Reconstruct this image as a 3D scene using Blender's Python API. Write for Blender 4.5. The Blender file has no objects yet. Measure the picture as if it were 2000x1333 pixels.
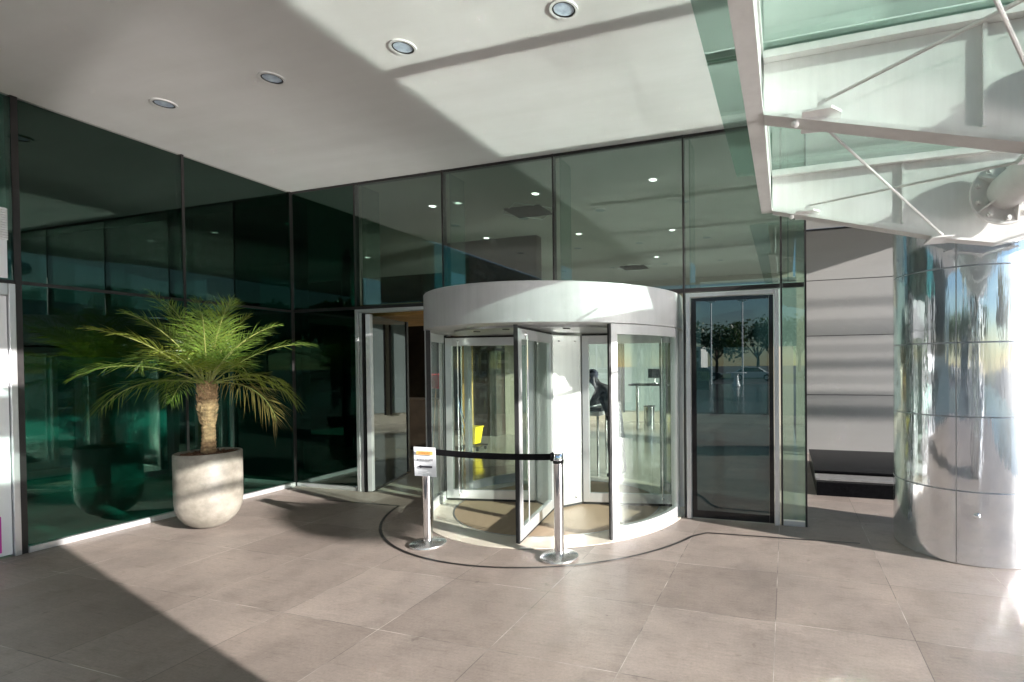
import bpy, bmesh, math, random
from mathutils import Vector, Matrix
random.seed(7)
S = 1.1                       # metres per layout unit
PI = math.pi
C = bpy.context.scene.collection
R = math.radians
Xl, Yf, Hc = -6.38, 5.29, 3.98
SUN_AZ, SUN_EL = R(-14.6), R(15.7)

# ------------------------------------------------------------------ materials
def new_mat(name):
    m = bpy.data.materials.new(name); m.use_nodes = True
    nt = m.node_tree; nt.nodes.clear()
    out = nt.nodes.new('ShaderNodeOutputMaterial')
    return m, nt, out
def N(nt, t, **kw):
    n = nt.nodes.new(t)
    for k, v in kw.items():
        if k in n.inputs.keys(): n.inputs[k].default_value = v
        else: setattr(n, k, v)
    return n
def rgb(c): return (c[0], c[1], c[2], 1)
def principled(nt, out, col, rough=.5, metal=0, **kw):
    b = N(nt, 'ShaderNodeBsdfPrincipled')
    b.inputs['Base Color'].default_value = rgb(col)
    b.inputs['Roughness'].default_value = rough
    b.inputs['Metallic'].default_value = metal
    for k, v in kw.items(): b.inputs[k].default_value = v
    nt.links.new(b.outputs[0], out.inputs[0])
    return b
def coords(nt, scale=(1, 1, 1), obj=False):
    t = N(nt, 'ShaderNodeTexCoord'); mp = N(nt, 'ShaderNodeMapping')
    mp.inputs['Scale'].default_value = scale
    if obj:
        nt.links.new(t.outputs['Object'], mp.inputs[0])
    else:
        g = N(nt, 'ShaderNodeNewGeometry'); nt.links.new(g.outputs['Position'], mp.inputs[0])
    return mp.outputs[0]
def noise(nt, vec, scale, detail=4, rough=.55):
    n = N(nt, 'ShaderNodeTexNoise'); n.inputs['Scale'].default_value = scale
    n.inputs['Detail'].default_value = detail; n.inputs['Roughness'].default_value = rough
    nt.links.new(vec, n.inputs['Vector']); return n.outputs['Fac']
def ramp(nt, fac, stops):
    r = N(nt, 'ShaderNodeValToRGB'); e = r.color_ramp.elements
    while len(e) < len(stops): e.new(.5)
    for i, (p, c) in enumerate(stops):
        e[i].position = p; e[i].color = rgb(c) if len(c) == 3 else c
    nt.links.new(fac, r.inputs[0]); return r.outputs[0]
def mathn(nt, op, a, b=None, c=None):
    n = N(nt, 'ShaderNodeMath', operation=op)
    for i, v in enumerate((a, b, c)):
        if v is None: continue
        if isinstance(v, (int, float)): n.inputs[i].default_value = v
        else: nt.links.new(v, n.inputs[i])
    return n.outputs[0]
def mixc(nt, fac, a, b, mode='MIX'):
    n = N(nt, 'ShaderNodeMix', data_type='RGBA', blend_type=mode)
    for s, v in ((n.inputs[0], fac), (n.inputs[6], a), (n.inputs[7], b)):
        if isinstance(v, (int, float)): s.default_value = v
        elif isinstance(v, tuple): s.default_value = rgb(v)
        else: nt.links.new(v, s)
    return n.outputs[2]
def bump(nt, h, strength=.1, dist=.01):
    b = N(nt, 'ShaderNodeBump'); b.inputs['Strength'].default_value = strength
    b.inputs['Distance'].default_value = dist
    nt.links.new(h, b.inputs['Height']); return b.outputs[0]

def simple(name, col, rough=.5, metal=0, var=.12, scale=6, bumpy=0, stretch=(1, 1, 1), **kw):
    m, nt, out = new_mat(name)
    b = principled(nt, out, col, rough, metal, **kw)
    v = coords(nt, stretch)
    f = noise(nt, v, scale, 5)
    lo = tuple(max(0, c * (1 - var)) for c in col); hi = tuple(min(1, c * (1 + var)) for c in col)
    nt.links.new(ramp(nt, f, [(.3, lo), (.7, hi)]), b.inputs['Base Color'])
    rr = ramp(nt, noise(nt, v, scale * 2.3, 3), [(.3, (max(.02, rough * .85),) * 3), (.7, (min(1, rough * 1.15),) * 3)])
    nt.links.new(rr, b.inputs['Roughness'])
    if bumpy:
        nt.links.new(bump(nt, noise(nt, v, scale * 6, 4), bumpy, .01), b.inputs['Normal'])
    return m

def glass(name, tint, refl, rough=0.0, wav=0.0, ior=1.5, gcol=(.95, 1, .98)):
    """one face of a pane: tinted see-through mixed with a mirror by Fresnel plus a coating"""
    m, nt, out = new_mat(name)
    tr = N(nt, 'ShaderNodeBsdfTransparent'); tr.inputs[0].default_value = rgb(tint)
    gl = N(nt, 'ShaderNodeBsdfGlossy'); gl.inputs['Roughness'].default_value = rough
    gl.inputs[0].default_value = rgb(gcol)
    fr = N(nt, 'ShaderNodeFresnel'); ge = N(nt, 'ShaderNodeNewGeometry')
    # the node inverts the index on back faces; undo that so both faces of a pane mirror alike
    nt.links.new(mathn(nt, 'MULTIPLY_ADD', ge.outputs['Backfacing'], 1 / ior - ior, ior), fr.inputs[0])
    fac = mathn(nt, 'MULTIPLY_ADD', fr.outputs[0], 1 - refl, refl)
    mx = N(nt, 'ShaderNodeMixShader')
    nt.links.new(fac, mx.inputs[0]); nt.links.new(tr.outputs[0], mx.inputs[1]); nt.links.new(gl.outputs[0], mx.inputs[2])
    if wav:
        v = coords(nt, (1, 1, 1))
        nt.links.new(bump(nt, noise(nt, v, .9, 2), wav, .02), gl.inputs['Normal'])
    nt.links.new(mx.outputs[0], out.inputs[0])
    return m

def floor_material():
    m, nt, out = new_mat('entrance_tiles')
    b = principled(nt, out, (.29, .255, .23), .42)
    g = N(nt, 'ShaderNodeNewGeometry')
    sep = N(nt, 'ShaderNodeSeparateXYZ'); nt.links.new(g.outputs['Position'], sep.inputs[0])
    px, py, x0, y0 = .772 * S, .774 * S, -.840 * S, 2.505 * S
    u = mathn(nt, 'DIVIDE', mathn(nt, 'SUBTRACT', sep.outputs[0], x0), px)
    v = mathn(nt, 'DIVIDE', mathn(nt, 'SUBTRACT', sep.outputs[1], y0), py)
    fu, fv = mathn(nt, 'FRACT', u), mathn(nt, 'FRACT', v)
    du = mathn(nt, 'MINIMUM', fu, mathn(nt, 'SUBTRACT', 1, fu))
    dv = mathn(nt, 'MINIMUM', fv, mathn(nt, 'SUBTRACT', 1, fv))
    d = mathn(nt, 'MINIMUM', du, dv)
    pos = coords(nt)
    wob = mathn(nt, 'MULTIPLY', mathn(nt, 'SUBTRACT', noise(nt, pos, 30, 3), .5), .004)
    joint = mathn(nt, 'LESS_THAN', mathn(nt, 'ADD', d, wob), .0028)
    cell = N(nt, 'ShaderNodeCombineXYZ')
    nt.links.new(mathn(nt, 'FLOOR', u), cell.inputs[0]); nt.links.new(mathn(nt, 'FLOOR', v), cell.inputs[1])
    wn = N(nt, 'ShaderNodeTexWhiteNoise', noise_dimensions='2D'); nt.links.new(cell.outputs[0], wn.inputs['Vector'])
    tone = ramp(nt, wn.outputs[0], [(0, (.215, .178, .155)), (.5, (.255, .213, .186)), (1, (.295, .249, .219))])
    cloud = noise(nt, pos, 1.3, 6, .62)
    fine = noise(nt, coords(nt, (14, 90, 14)), 1.0, 5, .6)
    spots = noise(nt, pos, 9, 3, .5)
    c = mixc(nt, 1.0, tone, ramp(nt, cloud, [(.3, (.80, .80, .81)), (.7, (1.12, 1.11, 1.10))]), 'MULTIPLY')
    c = mixc(nt, 1.0, c, ramp(nt, fine, [(.3, (.93, .93, .93)), (.7, (1.06, 1.06, 1.06))]), 'MULTIPLY')
    c = mixc(nt, 1.0, c, ramp(nt, noise(nt, pos, 55, 6, .8), [(.28, (.80, .79, .78)), (.5, (1, 1, 1)), (.72, (1.16, 1.15, 1.14))]), 'MULTIPLY')
    c = mixc(nt, 1.0, c, ramp(nt, spots, [(.25, (.72, .71, .70)), (.32, (1, 1, 1))]), 'MULTIPLY')
    scuff = noise(nt, coords(nt, (2.2, 26, 2)), 1.6, 6, .7)
    c = mixc(nt, 1.0, c, ramp(nt, scuff, [(.30, (.74, .73, .72)), (.42, (.98, .98, .98)), (.60, (1.02, 1.02, 1.02)), (.74, (1.24, 1.23, 1.21))]), 'MULTIPLY')
    blotch = noise(nt, pos, 3.4, 8, .72)
    c = mixc(nt, 1.0, c, ramp(nt, blotch, [(.30, (.80, .79, .78)), (.5, (1, 1, 1)), (.72, (1.10, 1.09, 1.07))]), 'MULTIPLY')
    grit = noise(nt, pos, 26, 2, .5)
    c = mixc(nt, 1.0, c, ramp(nt, grit, [(.20, (.55, .53, .5)), (.25, (1, 1, 1))]), 'MULTIPLY')
    gro = ramp(nt, noise(nt, pos, 2.2, 4), [(.44, (.09, .078, .068)), (.62, (.50, .45, .40))])
    c = mixc(nt, joint, c, gro)
    nt.links.new(c, b.inputs['Base Color'])
    nt.links.new(ramp(nt, cloud, [(.3, (.42,) * 3), (.7, (.60,) * 3)]), b.inputs['Roughness'])
    h = mathn(nt, 'ADD', mathn(nt, 'MULTIPLY', fine, .35), mathn(nt, 'MULTIPLY', noise(nt, pos, 120, 3), .3))
    h = mathn(nt, 'SUBTRACT', h, mathn(nt, 'MULTIPLY', joint, .8))
    nt.links.new(bump(nt, h, .2, .004), b.inputs['Normal'])
    return m

def mat_mat():
    m, nt, out = new_mat('ribbed_mat')
    b = principled(nt, out, (.34, .27, .19), .6)
    w = N(nt, 'ShaderNodeTexWave', wave_type='BANDS', bands_direction='Y'); w.inputs['Scale'].default_value = 9
    w.inputs['Distortion'].default_value = 0
    v = coords(nt); nt.links.new(v, w.inputs['Vector'])
    nt.links.new(ramp(nt, w.outputs['Fac'], [(.10, (.12, .085, .055)), (.32, (.40, .30, .20))]), b.inputs['Base Color'])
    nt.links.new(bump(nt, w.outputs['Fac'], .5, .01), b.inputs['Normal'])
    return m

def ceiling_mat():
    m, nt, out = new_mat('white_plaster')
    b = principled(nt, out, (.68, .67, .66), .85)
    v = coords(nt)
    f = noise(nt, v, .7, 6, .6)
    c = ramp(nt, f, [(.3, (.59, .575, .56)), (.7, (.65, .64, .63))])
    streak = noise(nt, coords(nt, (.6, 5, 1)), 1.2, 5)
    c = mixc(nt, 1, c, ramp(nt, streak, [(.3, (.965, .965, .96)), (.7, (1.02, 1.02, 1.02))]), 'MULTIPLY')
    nt.links.new(c, b.inputs['Base Color'])
    h = mathn(nt, 'ADD', noise(nt, v, 1.1, 3), mathn(nt, 'MULTIPLY', noise(nt, v, 60, 3), .04))
    nt.links.new(bump(nt, h, .22, .03), b.inputs['Normal'])
    return m

def steel_clad():
    m, nt, out = new_mat('polished_steel_cladding')
    b = principled(nt, out, (.74, .77, .80), .04, 1)
    v = coords(nt)
    h = mathn(nt, 'ADD', noise(nt, v, 1.4, 2), mathn(nt, 'MULTIPLY', noise(nt, coords(nt, (4, 4, .25)), 3.0, 4), .8))
    bn_ = bump(nt, h, .30, .02); nt.links.new(bn_, b.inputs['Normal'])
    g2 = N(nt, 'ShaderNodeBsdfGlossy'); g2.inputs[0].default_value = (.70, .72, .75, 1); g2.inputs['Roughness'].default_value = .36
    mx = N(nt, 'ShaderNodeMixShader'); mx.inputs[0].default_value = .15
    nt.links.new(b.outputs[0], mx.inputs[1]); nt.links.new(g2.outputs[0], mx.inputs[2]); nt.links.new(mx.outputs[0], out.inputs[0])
    nt.links.new(ramp(nt, noise(nt, coords(nt, (4, 4, .5)), 3, 4), [(.35, (.03,) * 3), (.75, (.10,) * 3)]), b.inputs['Roughness'])
    return m

def concrete():
    m, nt, out = new_mat('planter_concrete')
    b = principled(nt, out, (.3, .27, .22), .55)
    v = coords(nt)
    a = noise(nt, v, 3.2, 7, .65); q = noise(nt, coords(nt, (1, 1, 3)), 2.2, 4)
    c = ramp(nt, a, [(.25, (.085, .078, .066)), (.45, (.165, .152, .128)), (.6, (.235, .217, .187)), (.75, (.31, .29, .255))])
    c = mixc(nt, 1, c, ramp(nt, q, [(.3, (.8, .78, .76)), (.65, (1.08, 1.07, 1.04))]), 'MULTIPLY')
    nt.links.new(c, b.inputs['Base Color'])
    nt.links.new(bump(nt, noise(nt, v, 24, 5), .25, .01), b.inputs['Normal'])
    return m

def leaf_mat(name, col, trans=.35):
    m, nt, out = new_mat(name)
    b = N(nt, 'ShaderNodeBsdfPrincipled'); b.inputs['Roughness'].default_value = .38
    t = N(nt, 'ShaderNodeBsdfTranslucent')
    v = coords(nt)
    c = ramp(nt, noise(nt, v, 5, 3), [(.3, tuple(x * .7 for x in col)), (.7, tuple(x * 1.3 for x in col))])
    nt.links.new(c, b.inputs['Base Color'])
    nt.links.new(mixc(nt, 1, c, (1.5, 1.5, .6), 'MULTIPLY'), t.inputs[0])
    mx = N(nt, 'ShaderNodeMixShader'); mx.inputs[0].default_value = trans
    nt.links.new(b.outputs[0], mx.inputs[1]); nt.links.new(t.outputs[0], mx.inputs[2])
    nt.links.new(mx.outputs[0], out.inputs[0]); return m

def emit(name, col, s):
    m, nt, out = new_mat(name); e = N(nt, 'ShaderNodeEmission')
    e.inputs[0].default_value = rgb(col); e.inputs[1].default_value = s
    nt.links.new(e.outputs[0], out.inputs[0]); return m

M = {}
M['floor'] = floor_material(); M['mat'] = mat_mat(); M['ceil'] = ceiling_mat(); M['clad'] = steel_clad()
M['concrete'] = concrete()
M['ground'] = simple('asphalt_ground', (.075, .075, .078), .85, var=.25, scale=.6)
M['terrace'] = simple('dark_terrace_stone', (.10, .098, .095), .18, var=.15, scale=1.5)
M['grass'] = simple('lawn', (.05, .08, .025), .9, var=.4, scale=2)
M['infloor'] = simple('polished_cream_stone', (.40, .38, .32), .10, var=.08, scale=1.2)
M['inceil'] = simple('lobby_ceiling_paint', (.42, .41, .38), .85, var=.03, scale=.8)
M['alu'] = simple('satin_aluminium', (.66, .66, .67), .34, .75, var=.05, scale=3, stretch=(1, 1, .1))
M['silver_paint'] = simple('silver_painted_metal', (.41, .415, .42), .40, .2, var=.05, scale=1.5)
M['white'] = simple('white_painted_steel', (.56, .555, .545), .42, var=.05, scale=1.6)
def streaked(name, col, rough, metal, dirt):
    m, nt, out = new_mat(name); b = principled(nt, out, col, rough, metal)
    a = noise(nt, coords(nt, (7, 7, .5)), 2.4, 6, .65); c2 = noise(nt, coords(nt), 1.6, 6, .6)
    c = ramp(nt, a, [(.34, tuple(x * dirt for x in col)), (.52, col), (.8, tuple(min(1, x * 1.05) for x in col))])
    c = mixc(nt, 1, c, ramp(nt, c2, [(.3, (.93, .92, .90)), (.6, (1.02, 1.02, 1.02))]), 'MULTIPLY')
    nt.links.new(c, b.inputs['Base Color'])
    nt.links.new(ramp(nt, c2, [(.3, (rough * .8,) * 3), (.7, (min(1, rough * 1.25),) * 3)]), b.inputs['Roughness'])
    nt.links.new(bump(nt, noise(nt, coords(nt), 3, 3), .06, .02), b.inputs['Normal'])
    return m
M['white'] = streaked('white_painted_steel', (.62, .615, .605), .42, 0, .955)
M['silver_paint'] = streaked('silver_painted_metal', (.41, .415, .42), .38, .2, .93)  # the paint's own silver grey with slight dirt streaks
M['whitep'] = simple('white_lacquer', (.78, .78, .80), .35, var=.03, scale=2)
M['black'] = simple('black_metal', (.014, .012, .012), .4, var=.2)
M['rubber'] = simple('black_rubber', (.012, .012, .012), .7, var=.2)
M['frit'] = simple('black_enamel', (.006, .006, .007), .12, var=.1)
M['steel'] = simple('brushed_stainless', (.40, .40, .40), .34, .95, var=.06, scale=3, stretch=(9, 9, .3))
M['chrome'] = simple('chrome', (.86, .86, .87), .07, 1, var=.03, scale=8)
M['chrome_satin'] = simple('satin_chrome', (.80, .80, .80), .20, .95, var=.04, scale=8)
M['panel'] = simple('grey_wall_panels', (.255, .248, .238), .42, .2, var=.05, scale=.7, stretch=(.3, 1, 3))
M['granite'] = simple('polished_black_granite', (.004, .004, .0045), .2, var=.5, scale=40, **{'Specular IOR Level': .015})
M['sunlit_edge'] = simple('sunlit_stone_edge', (.15, .145, .14), .5, var=.2, scale=12, bumpy=.2)  # paler grey stands in for sunlight on the plinth's front strip
M['ringstone'] = simple('cream_polished_ring', (.58, .53, .44), .22, var=.06, scale=4)
M['soil'] = simple('bark_soil', (.13, .06, .032), .95, var=.6, scale=30, bumpy=.8)
M['trunk'] = simple('palm_bark', (.30, .19, .10), .9, var=.45, scale=22, bumpy=.7)
M['leaf'] = leaf_mat('palm_leaf', (.115, .185, .034), .40)
M['leaf_young'] = leaf_mat('palm_leaf_young', (.19, .23, .040), .42)
M['leaf_dry'] = leaf_mat('palm_leaf_dry', (.20, .16, .05), .3)
M['rachis'] = simple('palm_stalk', (.20, .22, .06), .5, var=.2)
M['belt'] = simple('black_webbing', (.006, .006, .007), .9, var=.2, scale=60, **{'Specular IOR Level': .1})
M['paper'] = simple('white_paper', (.80, .82, .85), .6, var=.02)
M['orange'] = simple('orange_ink', (.85, .50, .15), .6, var=.05)
M['redink'] = simple('red_ink', (.62, .20, .06), .6, var=.05)
M['ink'] = simple('black_ink', (.035, .035, .045), .6, var=.05)
M['yellow'] = simple('yellow_plastic', (.62, .46, .01), .5, var=.05)
M['red'] = simple('red_plastic', (.85, .02, .025), .45, var=.1)
M['wood'] = simple('honey_wood', (.50, .27, .09), .4, var=.25, scale=3, stretch=(1, 1, 12))
M['woodwall'] = simple('yellow_wood_panel', (.42, .28, .09), .5, var=.15, scale=3, stretch=(6, 6, .6))
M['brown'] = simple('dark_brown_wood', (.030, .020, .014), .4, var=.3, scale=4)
M['cream'] = simple('cream_wall_paint', (.46, .43, .35), .7, var=.05, scale=1)
M['greyscreen'] = simple('grey_screen_fabric', (.13, .13, .12), .8, var=.1, scale=1)
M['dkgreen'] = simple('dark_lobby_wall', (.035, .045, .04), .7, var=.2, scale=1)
M['cloth'] = simple('black_cloth', (.012, .011, .014), .85, var=.3, scale=14)
M['cap'] = simple('navy_cap', (.012, .014, .03), .8, var=.2)
M['skin'] = simple('skin', (.36, .20, .13), .5, var=.08)
M['magenta'] = simple('magenta_print', (.55, .03, .33), .5, var=.05)
M['window'] = simple('dark_window_glass', (.02, .03, .035), .05, var=.2)
M['carw'] = simple('white_car_paint', (.75, .75, .75), .2, var=.02)
M['cars'] = simple('silver_car_paint', (.45, .46, .48), .25, .6, var=.02)
M['card'] = simple('dark_car_paint', (.03, .035, .045), .15, var=.02)
M['tyre'] = simple('tyre_rubber', (.015, .015, .015), .85, var=.2)
M['render'] = simple('pale_facade_render', (.62, .60, .57), .8, var=.06)
M['tower'] = simple('brown_tower_cladding', (.30, .20, .15), .7, var=.15, scale=.4)
M['crown'] = leaf_mat('tree_foliage', (.045, .075, .02), .25)
M['bark'] = simple('tree_bark', (.10, .075, .05), .9, var=.3, scale=6)
M['lamp_on'] = emit('lit_lamp', (1, .97, .9), 3)
M['lens'] = simple('frosted_lamp_lens', (.62, .72, .92), .16, .25, var=.25, scale=22)
M['screen'] = simple('dark_screen', (.01, .012, .015), .2, var=.1)
M['blind'] = simple('roller_blind_fabric', (.30, .36, .35), .8, var=.03)
M['sheer'] = simple('white_slat_enamel', (.80, .80, .80), .5, var=.03)
M['g_facade'] = glass('green_facade_glass', (.60, .69, .65), .08, 0, .006)
M['g_corner'] = glass('black_green_glass', (.09, .26, .21), .035, 0, .010, 1.5, (.72, 1, .86))
M['g_door'] = glass('dark_door_glass', (.18, .26, .27), .09, 0, .006)
M['g_left'] = glass('dark_green_glass', (.30, .63, .57), .035, 0, .010, 1.5, (.72, 1, .88))
M['g_clear'] = glass('clear_door_glass', (.90, .94, .91), .02)
M['g_canopy'] = glass('pale_green_canopy_glass', (.80, .915, .87), .15, .03, .014, 1.52)
M['g_fin'] = glass('glass_fin_edge', (.72, .85, .79), .10)

# ------------------------------------------------------------------ mesh builder
class MB:
    def __init__(s): s.v = []; s.f = []
    def add(s, vs, fs):
        n = len(s.v); s.v += [tuple(p) for p in vs]; s.f += [tuple(i + n for i in f) for f in fs]; return s
    def box(s, a, b):
        (x0, y0, z0), (x1, y1, z1) = a, b
        return s.add([(x0, y0, z0), (x1, y0, z0), (x1, y1, z0), (x0, y1, z0), (x0, y0, z1), (x1, y0, z1), (x1, y1, z1), (x0, y1, z1)],
                     [(0, 3, 2, 1), (4, 5, 6, 7), (0, 1, 5, 4), (1, 2, 6, 5), (2, 3, 7, 6), (3, 0, 4, 7)])
    def obox(s, p, d, l0, l1, w0, w1, z0, z1):
        """box along ground direction d from p: l along d, w to its left"""
        d = Vector((d[0], d[1])).normalized(); n = Vector((-d[1], d[0])); p = Vector((p[0], p[1]))
        c = [p + d * l + n * w for l, w in ((l0, w0), (l1, w0), (l1, w1), (l0, w1))]
        return s.add([(q[0], q[1], z) for z in (z0, z1) for q in c],
                     [(0, 3, 2, 1), (4, 5, 6, 7), (0, 1, 5, 4), (1, 2, 6, 5), (2, 3, 7, 6), (3, 0, 4, 7)])
    def poly(s, pts): return s.add(pts, [tuple(range(len(pts)))])
    def prism(s, pts, axis, a, b):
        """2D outline extruded along an axis"""
        def P(p, t):
            return {'x': (t, p[0], p[1]), 'y': (p[0], t, p[1]), 'z': (p[0], p[1], t)}[axis]
        n = len(pts); vs = [P(p, a) for p in pts] + [P(p, b) for p in pts]
        fs = [tuple(range(n))[::-1], tuple(range(n, 2 * n))] + [(i, (i + 1) % n, n + (i + 1) % n, n + i) for i in range(n)]
        return s.add(vs, fs)
    def cyl(s, c, r, z0, z1, n=32, r1=None):
        r1 = r if r1 is None else r1
        vs = [(c[0] + r * math.cos(2 * PI * i / n), c[1] + r * math.sin(2 * PI * i / n), z0) for i in range(n)]
        vs += [(c[0] + r1 * math.cos(2 * PI * i / n), c[1] + r1 * math.sin(2 * PI * i / n), z1) for i in range(n)]
        return s.add(vs, [tuple(range(n))[::-1], tuple(range(n, 2 * n))] + [(i, (i + 1) % n, n + (i + 1) % n, n + i) for i in range(n)])
    def lathe(s, c, prof, n=48):
        k = len(prof); vs = []
        for r, z in prof:
            vs += [(c[0] + r * math.cos(2 * PI * i / n), c[1] + r * math.sin(2 * PI * i / n), z) for i in range(n)]
        fs = [(j * n + i, j * n + (i + 1) % n, (j + 1) * n + (i + 1) % n, (j + 1) * n + i) for j in range(k - 1) for i in range(n)]
        fs += [tuple(range(n))[::-1], tuple(range((k - 1) * n, k * n))]
        return s.add(vs, fs)
    def arc(s, c, r0, r1, a0, a1, z0, z1, n=24):
        vs = []
        for i in range(n + 1):
            a = a0 + (a1 - a0) * i / n; ca, sa = math.cos(a), math.sin(a)
            vs += [(c[0] + r * ca, c[1] + r * sa, z) for r, z in ((r0, z0), (r1, z0), (r1, z1), (r0, z1))]
        fs = []
        for i in range(n):
            b = 4 * i
            for k in range(4): fs.append((b + k, b + 4 + k, b + 4 + (k + 1) % 4, b + (k + 1) % 4))
        fs += [(0, 1, 2, 3), (4 * n + 3, 4 * n + 2, 4 * n + 1, 4 * n)]
        return s.add(vs, fs)
    def ring(s, c, r0, r1, z0, z1, n=64): 
        vs = []
        for i in range(n):
            a = 2 * PI * i / n; ca, sa = math.cos(a), math.sin(a)
            vs += [(c[0] + r * ca, c[1] + r * sa, z) for r, z in ((r0, z0), (r1, z0), (r1, z1), (r0, z1))]
        return s.add(vs, [(4 * i + k, 4 * ((i + 1) % n) + k, 4 * ((i + 1) % n) + (k + 1) % 4, 4 * i + (k + 1) % 4) for i in range(n) for k in range(4)])
    def tube(s, pts, r, n=8, r1=None):
        pts = [Vector(p) for p in pts]; k = len(pts); vs = []
        for i, p in enumerate(pts):
            d = (pts[min(i + 1, k - 1)] - pts[max(i - 1, 0)]).normalized()
            u = d.cross(Vector((0, 0, 1)) if abs(d.z) < .95 else Vector((1, 0, 0))).normalized(); w = d.cross(u)
            rr = r if r1 is None else r + (r1 - r) * i / (k - 1)
            vs += [p + (u * math.cos(2 * PI * j / n) + w * math.sin(2 * PI * j / n)) * rr for j in range(n)]
        fs = [(i * n + j, i * n + (j + 1) % n, (i + 1) * n + (j + 1) % n, (i + 1) * n + j) for i in range(k - 1) for j in range(n)]
        return s.add(vs, fs + [tuple(range(n))[::-1], tuple(range((k - 1) * n, k * n))])
    def sphere(s, c, r, n=12, m=8, sq=(1, 1, 1)):
        vs = []
        for j in range(1, m):
            t = PI * j / m
            vs += [(c[0] + sq[0] * r * math.sin(t) * math.cos(2 * PI * i / n), c[1] + sq[1] * r * math.sin(t) * math.sin(2 * PI * i / n), c[2] + sq[2] * r * math.cos(t)) for i in range(n)]
        vs += [(c[0], c[1], c[2] + sq[2] * r), (c[0], c[1], c[2] - sq[2] * r)]; T = len(vs) - 2
        fs = [(j * n + i, j * n + (i + 1) % n, (j + 1) * n + (i + 1) % n, (j + 1) * n + i) for j in range(m - 2) for i in range(n)]
        fs += [(T, (i + 1) % n, i) for i in range(n)] + [(T + 1, (m - 2) * n + i, (m - 2) * n + (i + 1) % n) for i in range(n)]
        return s.add(vs, fs)
    def build(s, name, mat, parent=None, smooth=False, bevel=0, origin=(0, 0, 0), fix=True):
        off = Vector(parent['_o']) if parent is not None else Vector(origin) * S
        me = bpy.data.meshes.new(name)
        me.from_pydata([tuple(Vector(v) * S - off) for v in s.v], [], s.f)
        if fix:
            b = bmesh.new(); b.from_mesh(me); bmesh.ops.recalc_face_normals(b, faces=b.faces); b.to_mesh(me); b.free()
        o = bpy.data.objects.new(name, me); C.objects.link(o); me.materials.append(M[mat])
        if parent is not None: o.parent = parent
        else: o.location = off
        o['_o'] = tuple(off)
        if smooth:
            for p in me.polygons: p.use_smooth = True
            if smooth != 2: me.set_sharp_from_angle(angle=R(40))
        if bevel:
            md = o.modifiers.new('Bevel', 'BEVEL'); md.width = bevel * S; md.segments = 2; md.limit_method = 'ANGLE'
        return o

def tag(o, label, cat, group=None):
    o['label'] = label; o['category'] = cat
    if group: o['group'] = group
    return o
def thing(name, loc, label, cat, group=None):
    o = bpy.data.objects.new(name, None); C.objects.link(o); o.location = Vector(loc) * S
    o.empty_display_size = .1; o['_o'] = tuple(o.location)
    return tag(o, label, cat, group)
def struct(o, kind='structure'): o['kind'] = kind; return o
def kids(o): return [c for c in list(C.objects) if c.parent == o]
def copy_tree(o, parent=None, delta=None):
    c = o.copy(); C.objects.link(c); c.parent = parent
    if parent is None and delta is not None: c.location = o.location + Vector(delta) * S
    for k in kids(o): copy_tree(k, c)
    return c

# ------------------------------------------------------------------ the setting
struct(MB().poly([(-400, -400, -.03), (400, -400, -.03), (400, 400, -.03), (-400, 400, -.03)]).build('ground', 'ground'))
struct(MB().poly([(Xl, -6, 0), (5, -6, 0), (5, Yf, 0), (Xl, Yf, 0)])
       .poly([(.19, Yf, 0), (5, Yf, 0), (5, 9.7, 0), (.19, 9.7, 0)]).build('paving', 'floor'))
struct(MB().poly([(-14, -31, -.004), (16, -31, -.004), (16, 16, -.004), (5, 16, -.004), (5, -6, -.004), (-14, -6, -.004)]).build('terrace_pavement', 'terrace'))
struct(MB().poly([(Xl, Yf, 0), (.19, Yf, 0), (.19, 14, 0), (-15, 14, 0), (-15, 2.4, 0), (Xl, 2.4, 0)]).build('lobby_floor', 'infloor'))
edge = [(1.25, -4.9), (1.25, 2.6), (1.7, 3.4), (1.85, 4.4), (2.1, 6.4), (2.55, 8.0), (3.1, 9.0), (3.3, 9.7)]
cpoly = [(Xl, -4.55), (-3.4, -4.62)] + edge + [(.19, 9.7), (.19, Yf), (Xl, Yf)]
struct(MB().prism(cpoly, 'z', Hc, Hc + .7).build('ceiling', 'ceil'))
struct(MB().prism([(-15, 2.4), (Xl - .01, 2.4), (Xl - .01, Yf + .01), (.18, Yf + .01), (.18, 14), (-15, 14)], 'z', Hc, Hc + .7).build('lobby_ceiling', 'inceil'))
struct(MB().prism([(-60, -75), (40, -75), (40, -47), (-60, -47)], 'z', -.029, -.02).build('grass', 'grass'))

# joint channel in the floor: arc around the revolving door and two straight runs
g = MB()
gc, gr = (-2.53, 5.33), 1.80
pts = [(-5.35, 4.80)] + [(gc[0] + gr * math.cos(R(a)), gc[1] + gr * math.sin(R(a)) - .01) for a in range(196, 344, 4)] + [(-.72, 4.84), (.62, 4.92)]
for (a, b) in zip(pts[:-1], pts[1:]):
    d = Vector((b[0] - a[0], b[1] - a[1])).normalized(); n = Vector((-d[1], d[0])) * .013
    g.poly([(a[0] - n[0], a[1] - n[1], .004), (b[0] - n[0], b[1] - n[1], .004), (b[0] + n[0], b[1] + n[1], .004), (a[0] + n[0], a[1] + n[1], .004)])
struct(g.build('floor_channel', 'black'))

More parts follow.
